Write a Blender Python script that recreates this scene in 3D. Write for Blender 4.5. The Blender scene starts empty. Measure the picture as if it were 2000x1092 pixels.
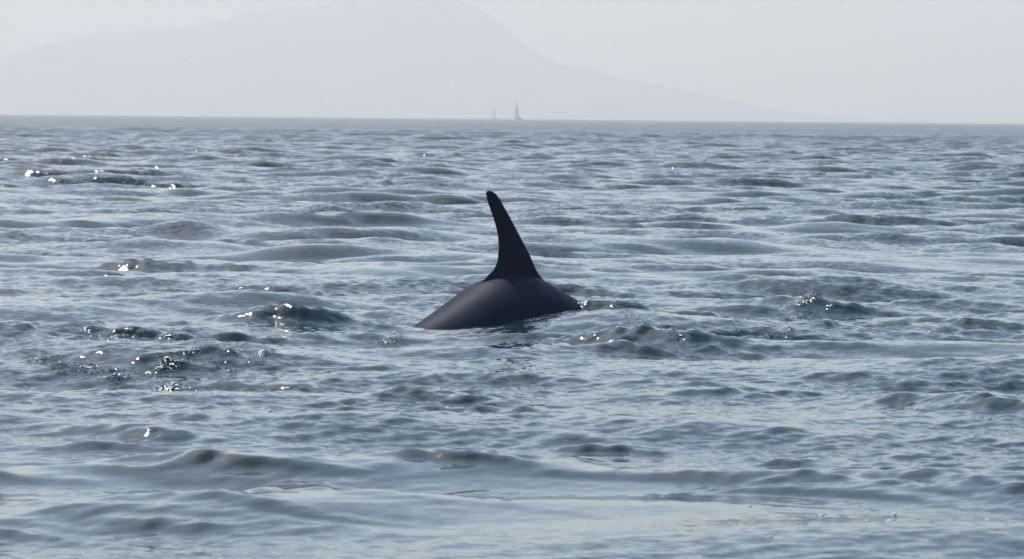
import bpy, bmesh, math, random
import numpy as np
from mathutils import Matrix, Vector

random.seed(7)
RAD = math.radians
scene = bpy.context.scene
COL = scene.collection

# ------------------------------------------------------------------ camera
CAM_H = 2.0                      # eye height of someone standing in a small boat
F_PX = 9000.0                    # focal length in pixels of a 2000 px wide frame
PITCH, ROLL = RAD(2.037), RAD(0.52)
cam_data = bpy.data.cameras.new("camera")
cam = bpy.data.objects.new("camera", cam_data)
COL.objects.link(cam)
CAM_M = (Matrix.Translation((0, 0, CAM_H)) @ Matrix.Rotation(RAD(90) - PITCH, 4, 'X')
         @ Matrix.Rotation(ROLL, 4, 'Z'))
cam.matrix_world = CAM_M
cam_data.sensor_width = 36.0
cam_data.lens = F_PX * 36.0 / 2000.0        # about 160 mm
cam_data.clip_start = 0.5
cam_data.clip_end = 60000
cam_data.dof.use_dof = True
cam_data.dof.focus_distance = 44.5
cam_data.dof.aperture_fstop = 8.0
scene.camera = cam

# ------------------------------------------------------------------ light, sky, exposure
SUN_AZ = RAD(-27)                # left of straight ahead (+Y)
SUN_EL = RAD(49)
world = bpy.data.worlds.new("World")
scene.world = world
world.use_nodes = True
wn = world.node_tree
wn.nodes.clear()
w_out = wn.nodes.new("ShaderNodeOutputWorld")
w_bg = wn.nodes.new("ShaderNodeBackground")
w_sky = wn.nodes.new("ShaderNodeTexSky")
w_sky.sky_type = 'NISHITA'
w_sky.sun_disc = False
w_sky.sun_elevation = SUN_EL
w_sky.sun_rotation = SUN_AZ
w_sky.altitude = 0
w_sky.air_density = 1.0
w_sky.dust_density = 1.05
w_sky.ozone_density = 1.0
w_bg.inputs["Strength"].default_value = 0.145
wn.links.new(w_sky.outputs[0], w_bg.inputs["Color"])
wn.links.new(w_bg.outputs[0], w_out.inputs["Surface"])

sun_data = bpy.data.lights.new("sun", 'SUN')
sun_data.energy = 3.3
sun_data.angle = RAD(0.53)
sun_data.color = (1.0, 0.975, 0.94)
sun = bpy.data.objects.new("sun", sun_data)
COL.objects.link(sun)
sdir = Vector((math.sin(SUN_AZ) * math.cos(SUN_EL), math.cos(SUN_AZ) * math.cos(SUN_EL), math.sin(SUN_EL)))
sun.rotation_euler = (-sdir).to_track_quat('-Z', 'Y').to_euler()

scene.view_settings.view_transform = 'Standard'
scene.view_settings.look = 'None'
scene.view_settings.gamma = 1.0
scene.view_settings.use_curve_mapping = False
scene.view_settings.exposure = 0.07
scene.render.engine = 'CYCLES'
scene.cycles.use_denoising = True
scene.cycles.max_bounces = 6
scene.cycles.volume_bounces = 2
scene.cycles.caustics_reflective = False
scene.cycles.caustics_refractive = False
scene.cycles.sample_clamp_indirect = 6.0
scene.render.filter_size = 1.7

HAZE_DENSITY = 2.3e-4
HAZE_COLOR = (0.965, 0.957, 0.908)


# ------------------------------------------------------------------ helpers
def tag(o, label=None, cat=None, group=None, kind=None):
    if label: o["label"] = label
    if cat: o["category"] = cat
    if group: o["group"] = group
    if kind: o["kind"] = kind
    return o


def new_mat(name, color, rough=0.5, **kw):
    m = bpy.data.materials.new(name)
    m.use_nodes = True
    b = m.node_tree.nodes["Principled BSDF"]
    b.inputs["Base Color"].default_value = (*color, 1)
    b.inputs["Roughness"].default_value = rough
    for k, v in kw.items():
        b.inputs[k].default_value = v
    return m, m.node_tree, b


def link_mesh(name, verts, faces, mat, parent=None, smooth=True):
    me = bpy.data.meshes.new(name)
    me.from_pydata([tuple(map(float, v)) for v in verts], [], faces)
    me.update()
    if smooth:
        me.polygons.foreach_set("use_smooth", [True] * len(me.polygons))
    if mat: me.materials.append(mat)
    o = bpy.data.objects.new(name, me)
    COL.objects.link(o)
    if parent: o.parent = parent
    return o


def bearing(px, py):
    """direction from the viewer through a spot of the photograph (2000 px wide)"""
    d = Vector(((px - 1000) / F_PX, (546 - py) / F_PX, -1.0))
    return CAM_M.to_3x3() @ d


def on_sea(px, py, z=0.0):
    d = bearing(px, py)
    t = (z - CAM_H) / d.z
    return d.x * t, d.y * t


def at_range(px, py, y):
    d = bearing(px, py)
    t = y / d.y
    return Vector((d.x * t, y, CAM_H + d.z * t))


# ------------------------------------------------------------------ the sea: wave spectra
def wave_tile(L, N, lmin, lmax, lpeak, heading, power, seed):
    """random sea on a periodic tile: height, horizontal displacement"""
    r = np.random.default_rng(seed)
    k1 = np.fft.fftfreq(N, L / N) * 2 * np.pi
    kx, ky = np.meshgrid(k1, k1)
    k = np.hypot(kx, ky)
    k[0, 0] = 1
    kp = 2 * np.pi / lpeak
    S = k ** -4.0 * np.exp(-1.25 * (kp / k) ** 2)
    S *= np.exp(-(k / (2 * np.pi / lmin)) ** 4) * (1 - np.exp(-(k / (2 * np.pi / lmax)) ** 4))
    c = np.cos(np.arctan2(ky, kx) - heading)
    S *= np.where(c > 0, np.abs(c) ** power, 0) + 0.004
    S[0, 0] = 0
    H = np.sqrt(S) * (r.normal(size=(N, N)) + 1j * r.normal(size=(N, N)))
    h = np.fft.ifft2(H).real
    dx = np.fft.ifft2(-1j * kx / k * H).real
    dy = np.fft.ifft2(-1j * ky / k * H).real
    sx = np.fft.ifft2(1j * kx * H).real
    sy = np.fft.ifft2(1j * ky * H).real
    n = np.sqrt((sx ** 2 + sy ** 2).mean())          # unit rms slope
    return [a.astype(np.float32) / n for a in (h, dx, dy)]


def sample(tile, L, X, Y, rot=0.0):
    N = tile[0].shape[0]
    c, s = math.cos(rot), math.sin(rot)
    u = ((c * X + s * Y) / L * N) % N
    v = ((-s * X + c * Y) / L * N) % N
    i, j = u.astype(np.int64), v.astype(np.int64)
    fu, fv = u - i, v - j
    i %= N; j %= N
    i1, j1 = (i + 1) % N, (j + 1) % N
    out = []
    for a in tile:
        out.append(a[j, i] * (1 - fu) * (1 - fv) + a[j, i1] * fu * (1 - fv)
                   + a[j1, i] * (1 - fu) * fv + a[j1, i1] * fu * fv)
    h, dx, dy = out
    return h, c * dx - s * dy, s * dx + c * dy


T_SWELL = wave_tile(211.0, 2048, 1.6, 18.0, 5.2, RAD(-84), 12, 3)
T_CHOP = wave_tile(47.0, 1024, 0.35, 2.4, 1.2, RAD(-97), 10, 5)
T_RIPPLE = wave_tile(11.3, 1024, 0.10, 0.6, 0.45, RAD(-80), 7, 8)
T_GUST = wave_tile(307.0, 512, 7.0, 70.0, 22.0, RAD(-90), 1, 11)
for a in range(3):
    T_GUST[a] = T_GUST[a] / T_GUST[0].std() if a else T_GUST[a]
T_GUST[0] = T_GUST[0] / T_GUST[0].std()

# single waves one can pick out in the photograph:
# crest spot (photo pixels), half length px, height m, tilt of the crest line deg (+ = right end farther), bend, front softness
CRESTS = [
    (640, 592, 105, 0.22, 0, 0.1, 0.85),
    (725, 600, 60, 0.16, -4, 0.0, 1.0),
    (1215, 612, 130, 0.105, -4, 0.0, 1.6),
    (1310, 642, 110, 0.15, 6, 0.3, 2.0),
    (1270, 655, 150, 0.10, 22, 0.0, 1.9),
    (1600, 580, 62, 0.17, 10, 0.3, 1.1),
    (1500, 610, 110, 0.11, 42, 0.0, 1.3),
    (1430, 645, 110, 0.09, 4, 0.0, 1.1),
    (470, 694, 110, 0.07, 4, 0.2, 1.5),
    (260, 706, 200, 0.05, -8, 0.0, 1.6),
    (300, 646, 200, 0.06, 0, 0.1, 1.4),
    (1915, 630, 120, 0.075, -4, 0.2, 1.3),
    (740, 640, 60, 0.08, 10, 0.0, 1.4),
    (440, 872, 230, 0.13, 6, 0.05, 1.6),
    (1000, 866, 170, 0.12, 10, 0.1, 1.8),
    (1235, 846, 90, 0.08, 6, 0.0, 1.5),
    (1960, 768, 90, 0.12, 6, 0.1, 1.4),
    (690, 930, 170, 0.10, 20, 0.0, 2.4),
    (1840, 905, 230, 0.12, -22, 0.1, 2.0),
    (1520, 925, 90, 0.08, 8, 0.1, 1.8),
    (1600, 884, 90, 0.06, 0, 0.1, 1.6),
    (260, 980, 260, 0.12, -4, 0.05, 2.6),
    (1440, 745, 110, 0.09, 14, 0.1, 1.8),
    (300, 825, 75, 0.10, -6, 0.2, 1.9),
    (1330, 432, 90, 0.12, -4, 0.0, 1.2),
    (1690, 425, 150, 0.16, -10, 0.1, 1.5),
    (310, 406, 75, 0.14, 0, 0.2, 1.6),
    (390, 355, 60, 0.16, -12, 0.0, 1.0),
    (560, 362, 50, 0.12, 0, 0.0, 1.0),
    (860, 352, 75, 0.18, 0, 0.1, 1.0),
    (1000, 355, 50, 0.12, 0, 0.0, 1.0),
    (400, 510, 120, 0.10, -10, 0.0, 1.6),
    (480, 468, 80, 0.12, -6, 0.1, 1.4),
    (1110, 486, 70, 0.13, 0, 0.2, 1.3),
    (1120, 520, 60, 0.10, 0, 0.1, 1.3),
    (900, 520, 90, 0.07, 0, 0.1, 1.4),
    (240, 320, 95, 0.15, 0, 0.1, 1.0),
    (520, 329, 75, 0.16, 6, 0.0, 1.0),
    (660, 328, 45, 0.13, 0, 0.0, 1.0),
    (200, 295, 130, 0.18, 0, 0.0, 1.0),
    (400, 290, 85, 0.22, 0, 0.1, 1.0),
    (30, 315, 80, 0.15, -4, 0.0, 1.0),
    (1080, 265, 95, 0.42, 0, 0.0, 1.0),
    (1215, 274, 40, 0.26, 0, 0.0, 1.0),
    (540, 272, 30, 0.34, 0, 0.0, 1.0),
    (545, 300, 40, 0.22, 0, 0.0, 1.0),
    (1680, 330, 85, 0.27, -4, 0.1, 1.0),
    (1770, 345, 60, 0.14, -4, 0.0, 1.0),
    (1935, 334, 90, 0.26, 8, 0.1, 1.0),
    (1620, 308, 30, 0.27, 0, 0.1, 1.0),
    (1830, 278, 60, 0.30, 4, 0.0, 1.0),
    (1790, 371, 35, 0.12, 0, 0.0, 0.9),
    (910, 300, 60, 0.2, 0, 0.0, 1.0),
    (1920, 285, 50, 0.28, 0, 0.0, 1.0),
    (1660, 295, 50, 0.24, 0, 0.0, 1.0),
    (1195, 312, 30, 0.18, 0, 0.0, 1.0),
    (90, 350, 70, 0.14, 4, 0.1, 1.1),
    (170, 432, 60, 0.10, 0, 0.1, 1.2),
    (690, 430, 60, 0.10, 0, 0.1, 1.2),
    (1900, 522, 70, 0.10, 0, 0.1, 1.3),
    (1600, 640, 60, 0.05, 10, 0.1, 1.2),
    (820, 768, 60, 0.06, -8, 0.1, 1.4),
    (610, 744, 50, 0.06, -4, 0.1, 1.3),
    (940, 790, 160, 0.04, 4, 0.0, 2.0),
]
# rough, glittering strips on the crests: x0,y0,x1,y1, radius px
GLITTER = [
    (160, 645, 480, 658, 9), (60, 700, 250, 716, 10), (250, 716, 380, 702, 10), (430, 706, 530, 694, 13),
    (300, 722, 440, 735, 7), (690, 654, 780, 636, 12), (640, 656, 700, 655, 8),
    (1190, 608, 1255, 626, 12, .15), (1300, 652, 1330, 660, 9), (1520, 605, 1640, 578, 15, .12), (1440, 640, 1540, 612, 8),
    (1500, 645, 1540, 640, 8), (1030, 619, 1145, 604, 11, .13), (905, 634, 935, 631, 5, .03),
    (1390, 612, 1420, 612, 4), (500, 270, 570, 274, 4), (355, 297, 400, 297, 4),     (790, 299, 830, 299, 3), (260, 272, 290, 270, 3), (1450, 308, 1540, 308, 3),
]


def crest_field(X, Y, warp_u, warp_v):
    z = np.zeros_like(X)
    gl = np.zeros_like(X)
    boost = np.zeros_like(X)
    for (px, py, hw, A, tilt, bend, soft) in CRESTS:
        cx, cy = on_sea(px, py, A)
        sc = math.hypot(cx, cy) / F_PX
        a = hw * sc * float(np.interp(math.hypot(cx, cy), [90, 160], [1.35, 1.75]))
        soft = soft * float(np.interp(math.hypot(cx, cy), [25, 50, 110], [1.25, 1.0, 0.62]))
        bf = A * 1.7 * soft
        bb = A * 6.0 * soft + 0.40
        near = (np.abs(X - cx) < a * 3 + 3 * bb) & (np.abs(Y - cy) < a * 3 + 3 * bb)
        if not near.any():
            continue
        x = X[near] - cx + warp_u[near] * min(0.5, a * 0.22)
        y = Y[near] - cy + warp_v[near] * min(0.30, 0.25 * a + bf * 0.3)
        t = RAD(tilt)
        u = x * math.cos(t) + y * math.sin(t)
        v = -x * math.sin(t) + y * math.cos(t)
        v = v + bend * u * u / max(a, 0.3) * 0.5
        env = np.exp(-(u / a) ** 2) * (0.78 + 0.22 * np.clip(warp_u[near], -2, 2))
        # a wind wave: narrow crest, hollow face below it, long back
        e = 0.22 * bf
        w = np.sqrt(v * v + e * e) - e
        prof = np.where(v < 0, np.exp(-w / (0.85 * bf)), np.exp(-w / (0.7 * bb)))
        # shallow trough ahead of the face
        prof = prof - 0.22 * np.exp(-((v + 2.6 * bf) / (1.5 * bf)) ** 2)
        boost[near] = np.maximum(boost[near], np.exp(-(u / a) ** 2 - (v / (2.2 * bf + 0.15)) ** 2))
        z[near] += 0.72 * A * float(np.interp(math.hypot(cx, cy), [26, 40, 100, 160], [0.7, 1.0, 0.95, 0.8])) * env * prof
    for (x0, y0, x1, y1, r, *zz) in GLITTER:
        zl = zz[0] if zz else 0.08
        ax, ay = on_sea(x0, y0, zl); bx, by = on_sea(x1, y1, zl)
        d0 = math.hypot(ax, ay)
        rr = r * d0 / F_PX
        ry = rr + r * 0.55 * d0 * d0 / (CAM_H * F_PX)
        m = (X > min(ax, bx) - 3 * rr) & (X < max(ax, bx) + 3 * rr) & (Y > min(ay, by) - 3 * ry) & (Y < max(ay, by) + 3 * ry)
        if not m.any():
            continue
        dx, dy = bx - ax, by - ay
        t = np.clip((X[m] - ax) / (dx if abs(dx) > 1e-6 else 1e-6), 0, 1)
        ex = (X[m] - ax - t * dx) / rr
        ey = (Y[m] - ay - t * dy) / ry
        gl[m] = np.maximum(gl[m], np.exp(-(ex ** 2 + ey ** 2)))
    return z, gl, boost


AMP_SWELL, AMP_CHOP, AMP_RIPPLE = 0.095, 0.112, 0.090


def sstep(a, b, x):
    t = np.clip((x - a) / (b - a), 0, 1)
    return t * t * (3 - 2 * t)


def build_sea():
    # rows: rings round the viewer, each zone with half as many columns as the one before
    rows = [0.5]
    zone_end = (46.0, 150.0, 1e9)
    zone_of = [0]
    r = 0.5
    while r < 15500:
        px = r * r / (CAM_H * F_PX * 0.512)          # depth one picture row covers here
        if r < 17: dr = 0.4
        elif r < 62: dr = max(0.045, px * 0.40)
        elif r < 160: dr = 0.21
        elif r < 520: dr = 0.21 + (r - 160) * 0.0014
        elif r < 900: dr = 0.7 + (r - 520) * 0.02
        else: dr = r * 0.035
        r += dr
        rows.append(r)
        zone_of.append(0 if r < 62 else 1 if r < 530 else 2)
    rows = np.array(rows, np.float64); zone_of = np.array(zone_of)
    dense = np.linspace(-RAD(7.7), RAD(7.7), 1025)
    tail = np.linspace(RAD(7.7), RAD(352.3), 41)[1:-1]
    ang = np.concatenate([dense, tail])              # closed ring
    ang = ang[:len(ang) // 4 * 4]
    cols = [ang, ang[::2], ang[::4]]
    counts = np.array([len(cols[z]) for z in zone_of])
    start = np.concatenate([[0], np.cumsum(counts)])
    X = np.empty(start[-1]); Y = np.empty(start[-1])
    for i, (rr, zn) in enumerate(zip(rows, zone_of)):
        X[start[i]:start[i + 1]] = np.sin(cols[zn]) * rr
        Y[start[i]:start[i + 1]] = np.cos(cols[zn]) * rr
    D = np.hypot(X, Y)
    rowgap = np.repeat(np.gradient(rows), counts)

    h1, dx1, dy1 = sample(T_SWELL, 211.0, X + 31, Y + 12, 0.12)
    h2, dx2, dy2 = sample(T_CHOP, 47.0, X + 7, Y + 3, -0.31)
    h3, dx3, dy3 = sample(T_RIPPLE, 11.3, X, Y, 0.53)
    def peaked(h, tile, c):                          # narrow crests, flat troughs
        s = tile[0].std()
        return s * (np.exp(c * np.clip(h / s, -3.2, 3.2)) - math.exp(c * c / 2)) / c
    hb, dxb, dyb = sample(T_SWELL, 211.0, X + 131, Y + 77, -0.62)      # a second, crossing swell
    h1, dx1, dy1 = 0.9 * h1 + 0.5 * hb, 0.9 * dx1 + 0.5 * dxb, 0.9 * dy1 + 0.5 * dyb
    h1 = peaked(h1, T_SWELL, 0.20)
    h2 = peaked(h2, T_CHOP, 0.22)
    h3 = peaked(h3, T_RIPPLE, 0.22)
    g, _, _ = sample(T_GUST, 307.0, X + 90, Y + 40, 0.2)
    g2, _, _ = sample(T_GUST, 307.0, X * 2.7 + 10, Y * 1.7 + 140, 0.9)
    gust = np.clip(1 + 0.40 * g + 0.35 * g2, 0.25, 2.0)
    # what this part of the mesh can carry; the rest goes into the shading normal
    inside = np.where((np.abs(np.arctan2(X, Y)) < RAD(7.75)), 1.0, 0.0)
    k1 = sstep(3.2, 1.2, rowgap) * inside
    k2 = sstep(0.75, 0.25, rowgap) * inside
    k3 = sstep(0.30, 0.10, rowgap) * inside
    a1 = AMP_SWELL * k1
    a2 = AMP_CHOP * k2 * (0.45 + 0.50 * gust) * np.interp(D, [21, 27, 50], [0.32, 0.50, 1.0])
    a3 = AMP_RIPPLE * k3 * gust * np.interp(D, [21, 36], [0.42, 1.0])
    cz, gl, boost = crest_field(X, Y, h2 / T_CHOP[0].std(), h1 / T_SWELL[0].std() * 0.7 + h2 / T_CHOP[0].std() * 0.5)
    rise = np.interp(D, [20, 30, 60, 180], [0.34, 0.66, 1.0, 1.25])
    a1 = a1 * rise
    a2 = a2 * rise * (1 + 0.15 * boost)
    a3 = a3 * (1 + 0.7 * boost)
    gl = gl * np.clip(0.55 + 0.5 * h3 / T_RIPPLE[0].std(), 0, 1.3)
    cz *= (1 + 0.18 * np.clip(h3 / T_RIPPLE[0].std(), -2, 2) * k3 * 0.4)
    calm = 1 - 0.72 * np.exp(-((X - 0.0) / 1.25) ** 2 - ((Y - 43.7) / 3.0) ** 2)      # level round the animal
    Z = h1 * a1 * calm + h2 * a2 * calm + h3 * a3 * (1 + 1.3 * gl) * (0.3 + 0.7 * calm) + cz
    Z += 0.18 * np.exp(-((X - 0.92) / 0.92) ** 2 - ((Y - 43.6) / 1.7) ** 2) - 0.07 * np.exp(-((X + 0.95) / 0.75) ** 2 - ((Y - 43.4) / 3.2) ** 2)
    Z -= D * D / (2 * 6.371e6)
    X = X + 1.1 * dx1 * a1 + 1.15 * dx2 * np.minimum(a2, 0.11) + 0.9 * dx3 * np.minimum(a3, 0.10)
    Y = Y - 0.75 * (h1 * a1 * calm + h2 * a2 * calm) - 0.40 * cz          # faces steeper than backs
    Y = Y + 1.1 * dy1 * a1 + 1.15 * dy2 * np.minimum(a2, 0.11) + 0.9 * dy3 * np.minimum(a3, 0.10)

    print('sea rows', len(rows), 'verts', len(X))
    # faces
    loops, sizes = [], []
    for i in range(len(rows) - 1):
        n0, n1 = counts[i], counts[i + 1]
        s0, s1 = start[i], start[i + 1]
        if n0 == n1:
            j = np.arange(n0); j2 = (j + 1) % n0
            f = np.stack([s0 + j, s1 + j, s1 + j2, s0 + j2], 1)
        else:
            j = np.arange(n1); j2 = (j + 1) % n1
            f = np.stack([s0 + 2 * j, s1 + j, s1 + j2, s0 + (2 * j + 2) % n0, s0 + 2 * j + 1], 1)
        loops.append(f[:, ::-1].ravel()); sizes.append(np.full(len(f), f.shape[1]))
    cap = np.arange(counts[0])
    loops.append(cap); sizes.append(np.array([len(cap)]))
    loops = np.concatenate(loops).astype(np.int32); sizes = np.concatenate(sizes).astype(np.int32)
    me = bpy.data.meshes.new("sea")
    me.vertices.add(len(X)); me.loops.add(len(loops)); me.polygons.add(len(sizes))
    me.vertices.foreach_set("co", np.stack([X, Y, Z], 1).astype(np.float32).ravel())
    me.loops.foreach_set("vertex_index", loops)
    me.polygons.foreach_set("loop_start", np.concatenate([[0], np.cumsum(sizes)[:-1]]).astype(np.int32))
    me.polygons.foreach_set("use_smooth", np.ones(len(sizes), bool))
    me.update(calc_edges=True)
    lost1 = (1 - k1) * AMP_SWELL; lost2 = (1 - k2) * AMP_CHOP; lost3 = (1 - k3) * AMP_RIPPLE * gust
    for nm, arr in (("coarse", np.sqrt(lost1 ** 2 + lost2 ** 2)), ("fine", np.hypot(lost3, 0.075 * gust)),
                    ("rough_patch", gl)):
        at = me.attributes.new(nm, 'FLOAT', 'POINT')
        at.data.foreach_set("value", arr.astype(np.float32))
    o = bpy.data.objects.new("sea", me)
    COL.objects.link(o)
    tag(o, kind="structure", label="choppy grey blue sea reaching to the horizon")
    return o, X, Y, Z


def sea_material():
    m, nt, b = new_mat("sea_water", (0.006, 0.042, 0.054), 0.045, IOR=1.333)
    N, Lk = nt.nodes, nt.links
    geo = N.new("ShaderNodeNewGeometry")

    def attr(nm):
        a = N.new("ShaderNodeAttribute"); a.attribute_name = nm
        return a.outputs["Fac"]

    def math_(op, x, y=None):
        n = N.new("ShaderNodeMath"); n.operation = op
        for i, v in enumerate((x, y)):
            if v is None: continue
            if isinstance(v, (int, float)): n.inputs[i].default_value = v
            else: Lk.new(v, n.inputs[i])
        return n.outputs[0]

    def slopes(scale, detail, amp):
        mp = N.new("ShaderNodeMapping"); mp.inputs["Scale"].default_value = scale
        Lk.new(geo.outputs["Position"], mp.inputs["Vector"])
        nz = N.new("ShaderNodeTexNoise"); nz.inputs["Scale"].default_value = 1.0
        nz.inputs["Detail"].default_value = detail; nz.inputs["Roughness"].default_value = 0.55
        Lk.new(mp.outputs[0], nz.inputs["Vector"])
        s = N.new("ShaderNodeVectorMath"); s.operation = 'SUBTRACT'
        s.inputs[1].default_value = (0.5, 0.5, 0.5)
        Lk.new(nz.outputs["Color"], s.inputs[0])
        z = N.new("ShaderNodeVectorMath"); z.operation = 'MULTIPLY'; z.inputs[1].default_value = (1, 1, 0)
        Lk.new(s.outputs[0], z.inputs[0])
        k = N.new("ShaderNodeVectorMath"); k.operation = 'SCALE'
        Lk.new(z.outputs[0], k.inputs[0]); Lk.new(amp, k.inputs["Scale"])
        return k.outputs[0]

    def add(a, c):
        n = N.new("ShaderNodeVectorMath"); n.operation = 'ADD'
        Lk.new(a, n.inputs[0]); Lk.new(c, n.inputs[1])
        return n.outputs[0]

    coarse, fine, patch = attr("coarse"), attr("fine"), attr("rough_patch")
    v = add(geo.outputs["Normal"], slopes((0.5, 0.22, 0.5), 3, math_('MULTIPLY', coarse, 4.0)))
    v = add(v, slopes((9.0, 13.0, 9.0), 4, math_('MULTIPLY', fine, 7.0)))
    v = add(v, slopes((46, 30, 46), 2, math_('MULTIPLY', patch, 3.8)))
    # far off only the wave faces that lean this way are seen over the crests before them
    lean = N.new("ShaderNodeCombineXYZ")
    Lk.new(math_('MULTIPLY', coarse, -1.3), lean.inputs["Y"])
    v = add(v, lean.outputs[0])
    Lk.new(math_('ADD', math_('MULTIPLY', patch, 0.12), 0.06), b.inputs["Roughness"])
    nn = N.new("ShaderNodeVectorMath"); nn.operation = 'NORMALIZE'
    Lk.new(v, nn.inputs[0])
    Lk.new(nn.outputs[0], b.inputs["Normal"])
    return m


sea, SX, SY, SZ = build_sea()
sea.data.materials.append(sea_material())


def sea_level(x, y):
    i = np.argmin((SX - x) ** 2 + (SY - y) ** 2)
    return float(SZ[i])


# ------------------------------------------------------------------ mountain, hills
def rock_material(name, a, c):
    m, nt, b = new_mat(name, a, 0.9)
    geo = nt.nodes.new("ShaderNodeNewGeometry")
    nz = nt.nodes.new("ShaderNodeTexNoise")
    nz.inputs["Scale"].default_value = 0.006; nz.inputs["Detail"].default_value = 6
    nt.links.new(geo.outputs["Position"], nz.inputs["Vector"])
    cr = nt.nodes.new("ShaderNodeValToRGB")
    cr.color_ramp.elements[0].color = (*a, 1); cr.color_ramp.elements[0].position = 0.38
    cr.color_ramp.elements[1].color = (*c, 1); cr.color_ramp.elements[1].position = 0.62
    nt.links.new(nz.outputs["Fac"], cr.inputs["Fac"])
    nt.links.new(cr.outputs[0], b.inputs["Base Color"])
    return m


def land(name, skyline, y_ridge, front, back, mat, seed, label, nx=260, rough=6.0):
    """heightfield whose ridge line follows the skyline (photo pixels) at its own distance"""
    pts = [at_range(px, py, y_ridge) for px, py in skyline]
    xs = np.array([p.x for p in pts]); zs = np.array([p.z for p in pts])
    gx = np.linspace(xs[0], xs[-1], nx)
    ny = 44
    r = np.random.default_rng(seed)
    t = np.linspace(-1, 1, ny)
    gz = np.interp(gx, xs, zs)
    ker = np.exp(-np.linspace(-2, 2, 9) ** 2); ker /= ker.sum()
    gz = np.convolve(np.pad(gz, 4, mode='edge'), ker, 'valid')
    gz = gz + sum(r.normal() * 1.2 * 1.8 * np.sin(gx * f + r.uniform(0, 6)) for f in (0.01, 0.017, 0.026, 0.043)) * np.clip(gz / 60, 0, 1)
    verts, faces = [], []
    ph = r.uniform(0, 6, 8)
    for j in range(ny):
        y = y_ridge + (t[j] * front if t[j] < 0 else t[j] * back)
        for i in range(nx):
            f = (1 - abs(t[j])) ** 1.15
            sp = math.sin(gx[i] * 0.0065 + ph[0] + 2 * t[j]) + 0.6 * math.sin(gx[i] * 0.016 + ph[1] - 3 * t[j]) + 0.4 * math.sin(gx[i] * 0.035 + ph[2])
            z = gz[i] * f * (1 + 0.10 * sp * abs(t[j])) - 14 * abs(t[j]) - 6
            verts.append((gx[i], y, z))
    for j in range(ny - 1):
        for i in range(nx - 1):
            k = j * nx + i
            faces.append((k, k + 1, k + nx + 1, k + nx))
    o = link_mesh(name, verts, faces, mat)
    tag(o, label=label, kind="structure")
    return o


m_far = rock_material("mountain_ground", (0.055, 0.065, 0.04), (0.16, 0.15, 0.13))
land("mountain", [(-420, 232), (-300, 190), (-150, 140), (0, 105), (60, 88), (110, 74), (160, 64), (195, 54), (260, 52), (330, 51), (380, 45),
                  (420, 32), (480, 18), (540, 6), (600, 2), (640, -2), (700, -14), (760, -24), (820, -26), (880, -16), (930, 0), (965, 26),
                  (1000, 58), (1040, 90), (1075, 112), (1110, 124), (1150, 127), (1200, 142), (1260, 155), (1300, 165), (1350, 172),
                  (1400, 184), (1450, 197), (1500, 207), (1560, 216), (1640, 226), (1720, 236), (1800, 244)],
     14000, 1400, 700, m_far, 1, "tall pale mountain fading into haze behind the sea", nx=320)
land("headland", [(860, 233), (900, 224), (960, 217), (1020, 216), (1080, 214), (1120, 203), (1165, 194), (1210, 200), (1260, 208), (1330, 222), (1400, 238)],
     12000, 450, 400, m_far, 2, "low hazy headland in front of the mountain right of the sailing boats", nx=160)
land("far_shore", [(1520, 240), (1600, 228), (1640, 223), (1700, 228), (1760, 227), (1830, 230), (1900, 229), (1980, 230), (2080, 226), (2200, 232), (2320, 246)],
     14600,300,300, m_far, 3, "faint low shore on the horizon at the right", nx=160)


# ------------------------------------------------------------------ the orca
def loft(bm, rings, closed_ends=True):
    prev = None
    for ring in rings:
        cur = [bm.verts.new(p) for p in ring]
        n = len(cur)
        if prev:
            for i in range(n):
                bm.faces.new((prev[i], prev[(i + 1) % n], cur[(i + 1) % n], cur[i]))
        elif closed_ends:
            bm.faces.new(cur[::-1])
        prev = cur
    if closed_ends:
        bm.faces.new(prev)


ORCA_YAW = RAD(35)
ORCA_X, ORCA_Y = 0.035, 44.3
PXM = 203.0


def smooth_interp(x, xp, yp):
    """monotone-ish cubic through the given points"""
    xp = np.array(xp, float); yp = np.array(yp, float)
    m = np.gradient(yp, xp)
    i = int(np.clip(np.searchsorted(xp, x) - 1, 0, len(xp) - 2))
    h = xp[i + 1] - xp[i]; t = (x - xp[i]) / h
    return ((2 * t ** 3 - 3 * t ** 2 + 1) * yp[i] + (t ** 3 - 2 * t ** 2 + t) * h * m[i]
            + (-2 * t ** 3 + 3 * t ** 2) * yp[i + 1] + (t ** 3 - t ** 2) * h * m[i + 1])


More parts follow.
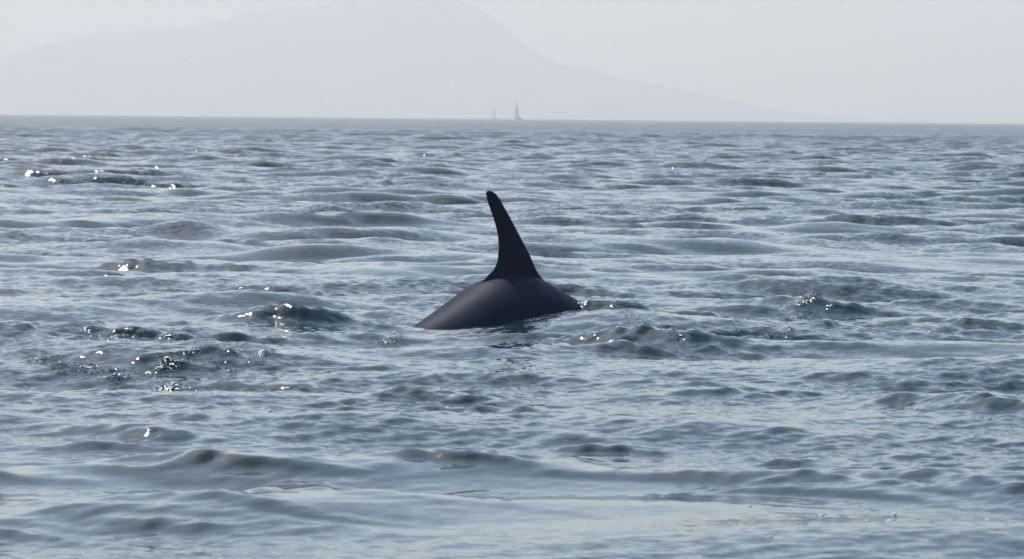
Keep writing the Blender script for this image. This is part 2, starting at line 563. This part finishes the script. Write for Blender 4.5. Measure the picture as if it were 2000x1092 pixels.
def build_orca():
    bm = bmesh.new()
    back_s = [-3.3, -2.5, -1.8, -1.24, -1.03, -.80, -.58, -.38, -.2, 0.0, .2, .32, .48, .66, .82, 1.2, 1.8, 2.25, 2.5]
    back_z = [-1.55, -1.0, -.45, -.06, .04, .165, .295, .405, .46, .465, .445, .39, .31, .215, .115, -.10, -.50, -.92, -1.22]
    rad_s = [-3.3, -2.5, -1.8, -1.2, -.5, 0, .7, 1.4, 1.9, 2.25, 2.5]
    rad_r = [.07, .19, .33, .46, .60, .66, .69, .60, .46, .30, .08]
    rings = []
    for s in np.linspace(-3.3, 2.5, 70):
        r = smooth_interp(s, rad_s, rad_r); top = smooth_interp(s, back_s, back_z)
        ring = []
        for a in np.linspace(0, 2 * math.pi, 40, endpoint=False):
            w = r * 1.0 * math.cos(a)
            zz = r * math.sin(a)
            ring.append((s, w, top - r + zz))
        rings.append(ring)
    loft(bm, rings)
    # dorsal fin: aft edge, fore edge read off its outline (metres along the body, height)
    rows = [(640, 585, 930), (600, 630, 903), (550, 655, 876), (500, 664, 850), (450, 667, 822), (400, 664, 795), (350, 655, 768),
            (300, 642, 742), (250, 625, 715), (200, 606, 685), (150, 589, 659), (115, 578, 640), (100, 574, 628), (90, 576, 612), (84, 581, 602)]
    conv = lambda zx: ((780 + zx / 3.4125) - 1007) / PXM / math.cos(ORCA_YAW)
    rings = [[]]
    def foil(sa, sf, z, th):
        c = (sa + sf) / 2; half = (sf - sa) / 2
        return [(c + half * math.cos(a), th * math.copysign(abs(math.sin(a)) ** .7, math.sin(a)) * (0.78 + 0.30 * math.cos(a)), z) for a in np.linspace(0, 2 * math.pi, 28, endpoint=False)]
    rings = [foil(-.44, .40, .20, .16), foil(-.42, .36, .33, .11), foil(-.41, .345, .40, .08)]
    for (zy, xa, xf) in rows:
        z = (632 - (350 + zy / 3.4125)) / PXM
        k = (z - .4) / .9
        g = float(np.interp(zy, [84, 150, 480, 640], [4, 10, 10, 0]))
        rings.append(foil(conv(xa - g * .9), conv(xf + g * 1.25), z + .012 * k, max(.016, .064 - .040 * k)))
    loft(bm, rings)
    # flippers and flukes, under water
    def paddle(root, tip, chord0, chord1, th):
        root, tip = Vector(root), Vector(tip)
        rs = []
        for k in np.linspace(0, 1, 9):
            c = root.lerp(tip, k)
            ch = (chord0 + (chord1 - chord0) * k) * math.sqrt(max(0.02, 1 - k ** 4))
            rs.append([(c.x + ch * math.cos(a), c.y, c.z + th * math.sin(a)) for a in np.linspace(0, 2 * math.pi, 14, endpoint=False)])
        loft(bm, rs)
    for sgn in (-1, 1):
        paddle((1.15, sgn * .45, -1.05), (.75, sgn * 1.05, -1.45), .22, .16, .05)
        paddle((-3.2, sgn * .0, -1.62), (-3.62, sgn * .75, -1.78), .28, .06, .05)
    bmesh.ops.recalc_face_normals(bm, faces=bm.faces)
    me = bpy.data.meshes.new("orca_shape"); bm.to_mesh(me); bm.free()
    o = bpy.data.objects.new("orca", me); COL.objects.link(o)
    rm = o.modifiers.new("remesh", 'REMESH'); rm.mode = 'VOXEL'; rm.voxel_size = 0.0115; rm.use_smooth_shade = True
    sm = o.modifiers.new("smooth", 'SMOOTH'); sm.iterations = 10; sm.factor = 0.5
    dg = bpy.context.evaluated_depsgraph_get()
    me2 = bpy.data.meshes.new_from_object(o.evaluated_get(dg))
    o.modifiers.clear(); o.data = me2; me2.name = "orca"
    # the back is smoothed more than the thin fin
    vg = o.vertex_groups.new(name="back")
    vg.add([v.index for v in me2.vertices if v.co.z < 0.40], 1.0, 'REPLACE')
    s2 = o.modifiers.new("smooth", 'SMOOTH'); s2.iterations = 70; s2.factor = 0.5; s2.vertex_group = "back"
    dg = bpy.context.evaluated_depsgraph_get(); dg.update()
    me3 = bpy.data.meshes.new_from_object(o.evaluated_get(dg))
    o.modifiers.clear(); o.vertex_groups.clear(); o.data = me3
    bpy.data.meshes.remove(me2); me2 = me3; me2.name = "orca"
    bpy.data.meshes.remove(me)
    me2.polygons.foreach_set("use_smooth", [True] * len(me2.polygons))
    o.location = (ORCA_X, ORCA_Y, 0); o.rotation_euler = (0, 0, ORCA_YAW)
    m, nt, b = new_mat("orca_skin", (0.016, 0.016, 0.020), 0.3, IOR=1.4)
    b.inputs["Specular IOR Level"].default_value = 0.03
    b.inputs["Coat Weight"].default_value = 0.03
    b.inputs["Coat Roughness"].default_value = 0.42
    N, Lk = nt.nodes, nt.links
    tc = N.new("ShaderNodeTexCoord")
    nz = N.new("ShaderNodeTexNoise"); nz.inputs["Scale"].default_value = 3.0; nz.inputs["Detail"].default_value = 5
    Lk.new(tc.outputs["Object"], nz.inputs["Vector"])
    cr = N.new("ShaderNodeValToRGB")
    cr.color_ramp.elements[0].color = (0.012, 0.019, 0.040, 1); cr.color_ramp.elements[1].color = (0.016, 0.024, 0.050, 1)
    cr.color_ramp.elements[0].position = .35; cr.color_ramp.elements[1].position = .7
    Lk.new(nz.outputs["Fac"], cr.inputs["Fac"]); Lk.new(cr.outputs[0], b.inputs["Base Color"])
    rr = N.new("ShaderNodeMapRange"); rr.inputs["To Min"].default_value = .50; rr.inputs["To Max"].default_value = .60
    Lk.new(nz.outputs["Fac"], rr.inputs["Value"]); Lk.new(rr.outputs[0], b.inputs["Roughness"])
    mp = N.new("ShaderNodeMapping"); mp.inputs["Scale"].default_value = (14, 14, 40)
    Lk.new(tc.outputs["Object"], mp.inputs["Vector"])
    n2 = N.new("ShaderNodeTexNoise"); n2.inputs["Scale"].default_value = 1.0; n2.inputs["Detail"].default_value = 3
    Lk.new(mp.outputs[0], n2.inputs["Vector"])
    bp = N.new("ShaderNodeBump"); bp.inputs["Strength"].default_value = .12; bp.inputs["Distance"].default_value = .01
    Lk.new(n2.outputs["Fac"], bp.inputs["Height"]); Lk.new(bp.outputs[0], b.inputs["Normal"])
    me2.materials.clear(); me2.materials.append(m)
    tag(o, "dark orca arching its back and tall curved dorsal fin out of the water", "orca")
    return o


build_orca()


# ------------------------------------------------------------------ sailing boats
m_sail, nt_, _b = new_mat("sail_cloth", (0.62, 0.56, 0.57), 0.8)
m_hull, _, _ = new_mat("boat_hull", (0.10, 0.11, 0.14), 0.4)
m_deck, _, _ = new_mat("boat_deck", (0.35, 0.33, 0.30), 0.6)
m_spar, _, _ = new_mat("boat_spar", (0.25, 0.25, 0.27), 0.4)


def tube(name, p, q, r0, r1, mat, parent):
    p, q = Vector(p), Vector(q)
    ax = (q - p).normalized(); u = ax.orthogonal().normalized(); w = ax.cross(u)
    V, Fc = [], []
    for c, r in ((p, r0), (q, r1)):
        for a in range(8):
            t = a * math.pi / 4
            V.append(c + u * r * math.cos(t) + w * r * math.sin(t))
    for a in range(8):
        Fc.append((a, (a + 1) % 8, 8 + (a + 1) % 8, 8 + a))
    Fc += [tuple(range(7, -1, -1)), tuple(range(8, 16))]
    return link_mesh(name, V, Fc, mat, parent)


def sail(name, tack, clew, head, belly, mat, parent):
    tack, clew, head = Vector(tack), Vector(clew), Vector(head)
    n = 10
    V, Fc = [], []
    for side in (0.02, -0.02):
        for j in range(n + 1):
            v = j / n
            a, c = tack.lerp(head, v), clew.lerp(head, v)
            for i in range(n + 1):
                u = i / n
                p = a.lerp(c, u)
                p.y += belly * math.sin(math.pi * u) * (1 - v) ** .7 + side
                p.x -= 0.35 * u * math.sin(math.pi * v)
                V.append(p)
    m = n + 1; q = m * m
    for j in range(n):
        for i in range(n):
            k = j * m + i
            Fc.append((k, k + 1, k + m + 1, k + m)); Fc.append((q + k, q + k + m, q + k + m + 1, q + k + 1))
    rim = [i for i in range(m)] + [j * m + n for j in range(1, m)] + [n * m + i for i in range(n - 1, -1, -1)] + [j * m for j in range(n - 1, 0, -1)]
    for a, c in zip(rim, rim[1:] + rim[:1]):
        Fc.append((a, q + a, q + c, c))
    return link_mesh(name, V, Fc, mat, parent)


def sailing_boat(loc, heading, heel, scale, label):
    root = bpy.data.objects.new("sailing_boat", None); COL.objects.link(root)
    root.location = loc; root.rotation_euler = (heel, 0, heading); root.scale = (scale,) * 3
    tag(root, label, "sailing boat", "sailing boats on the horizon")
    # hull, bow towards +x
    V, Fc = [], []
    ns, na = 16, 10
    for i in range(ns):
        t = i / (ns - 1); x = -4.6 + 9.2 * t
        w = 1.55 * (math.sin(math.pi * min(1, .22 + .80 * (1 - t) ** .9 * 1.0)) if t > .0 else .9) if t < .98 else .05
        w = 1.55 * max(.03, (1 - t ** 2.6)) * (0.78 + .22 * min(1, t * 3))
        sheer = 1.0 + .35 * t * t
        for k in range(na + 1):
            a = math.pi * k / na
            V.append((x, -w * math.cos(a), sheer - (sheer + .45 * (1 - t * .5)) * math.sin(a) ** .8))
    m = na + 1
    for i in range(ns - 1):
        for k in range(na):
            q = i * m + k
            Fc.append((q, q + 1, q + m + 1, q + m))
    Fc.append(tuple(range(m)))
    link_mesh("hull", V, Fc, m_hull, root)
    dv = []; df = []
    for i in range(ns):
        a, c = V[i * m], V[i * m + na]
        dv += [(a[0], a[1] * .99, a[2] - .05), (c[0], c[1] * .99, c[2] - .05)]
    for i in range(ns - 1):
        df.append((2 * i, 2 * i + 2, 2 * i + 3, 2 * i + 1))
    link_mesh("deck", dv, df, m_deck, root, smooth=False)
    cab = [(-1.2, -.85, 1.0), (2.1, -.55, 1.05), (2.1, .55, 1.05), (-1.2, .85, 1.0),
           (-1.1, -.7, 1.6), (1.4, -.42, 1.45), (1.4, .42, 1.45), (-1.1, .7, 1.6)]
    link_mesh("cabin", cab, [(0, 1, 5, 4), (1, 2, 6, 5), (2, 3, 7, 6), (3, 0, 4, 7), (4, 5, 6, 7)], m_deck, root, smooth=False)
    tube("mast", (.9, 0, 1.0), (.7, 0, 12.6), .10, .06, m_spar, root)
    tube("boom", (.85, 0, 2.0), (-3.6, .75, 2.1), .07, .06, m_spar, root)
    sail("mainsail", (.75, .02, 2.2), (-3.5, .75, 2.3), (.66, .02, 12.4), .35, m_sail, root)
    sail("foresail", (4.3, 0, 1.5), (.6, .55, 1.9), (.95, .05, 11.2), .40, m_sail, root)
    return root


p = at_range(1012, 232.5, 3200)
sailing_boat((p.x, 3200, -0.9), RAD(113), RAD(-5), 1.12, "dark sailing boat with tall narrow sails on the horizon above the fin")
p = at_range(966, 232, 6000)
sailing_boat((p.x, 6000, -2.8), RAD(120), RAD(-2), 1.45, "faint far sailing boat almost lost in haze, left of the darker one")


# ------------------------------------------------------------------ bubbles on the water
m_bub, _, _ = new_mat("bubble_film", (0.85, 0.87, 0.88), 0.15, IOR=1.33)


def bubble_mesh():
    bm = bmesh.new()
    bmesh.ops.create_uvsphere(bm, u_segments=14, v_segments=8, radius=1.0)
    for v in bm.verts:
        if v.co.z < 0: v.co.z *= 0.3
        else: v.co.z *= 0.85
    me = bpy.data.meshes.new("bubble"); bm.to_mesh(me); bm.free()
    me.polygons.foreach_set("use_smooth", [True] * len(me.polygons))
    me.materials.append(m_bub)
    return me


BUB = [(527, 816, 4.5), (680, 810, 3), (934, 838, 4.5), (810, 838, 3), (930, 813, 3), (569, 842, 2), (525, 953, 2), (565, 961, 2),
       (1508, 896, 3), (1747, 997, 5), (1464, 992, 4), (1605, 1003, 5), (1693, 1018, 3.5), (1755, 1016, 4), (1737, 1028, 6), (1855, 1021, 3),
       (1790, 804, 4), (1928, 1028, 4), (1448, 1040, 4), (1505, 1064, 4), (927, 680, 3.5), (1322, 721, 3.5), (1185, 834, 2.5),
       (770, 650, 4), (764, 673, 4), (1770, 700, 3.5), (1815, 655, 3), (1388, 350, 3), (478, 460, 3.5), (134, 447, 3), (1970, 924, 3)]
bme = bubble_mesh()
for (px, py, r) in BUB:
    x, y = on_sea(px, py, 0.0)
    o = bpy.data.objects.new("bubble", bme); COL.objects.link(o)
    rr = 1.1 * r * math.hypot(x, y) / F_PX
    o.location = (x, y, sea_level(x, y) - rr * .12); o.scale = (rr * 1.2, rr, rr * .8)
    o.rotation_euler = (0, 0, random.uniform(0, 6))
    tag(o, "tiny pale bubble floating by itself on the grey water", "bubble", "bubbles scattered on the water")

# ------------------------------------------------------------------ haze
def haze_box():
    x, y0, y1, z0, z1 = 15800, -15800, 15800, -21.0, 480.0
    V = [(sx * x, yy, zz) for zz in (z0, z1) for yy in (y0, y1) for sx in (-1, 1)]
    Fc = [(0, 2, 3, 1), (4, 5, 7, 6), (0, 1, 5, 4), (2, 6, 7, 3), (0, 4, 6, 2), (1, 3, 7, 5)]
    m = bpy.data.materials.new("haze_air"); m.use_nodes = True
    nt = m.node_tree; nt.nodes.clear()
    out = nt.nodes.new("ShaderNodeOutputMaterial")
    v = nt.nodes.new("ShaderNodeVolumePrincipled")
    v.inputs["Color"].default_value = (*HAZE_COLOR, 1)
    v.inputs["Density"].default_value = HAZE_DENSITY
    v.inputs["Anisotropy"].default_value = 0.35
    nt.links.new(v.outputs[0], out.inputs["Volume"])
    m.cycles.homogeneous_volume = True
    o = link_mesh("haze", V, Fc, m, smooth=False)
    tag(o, kind="stuff", label="pale sea haze filling the air")


haze_box()
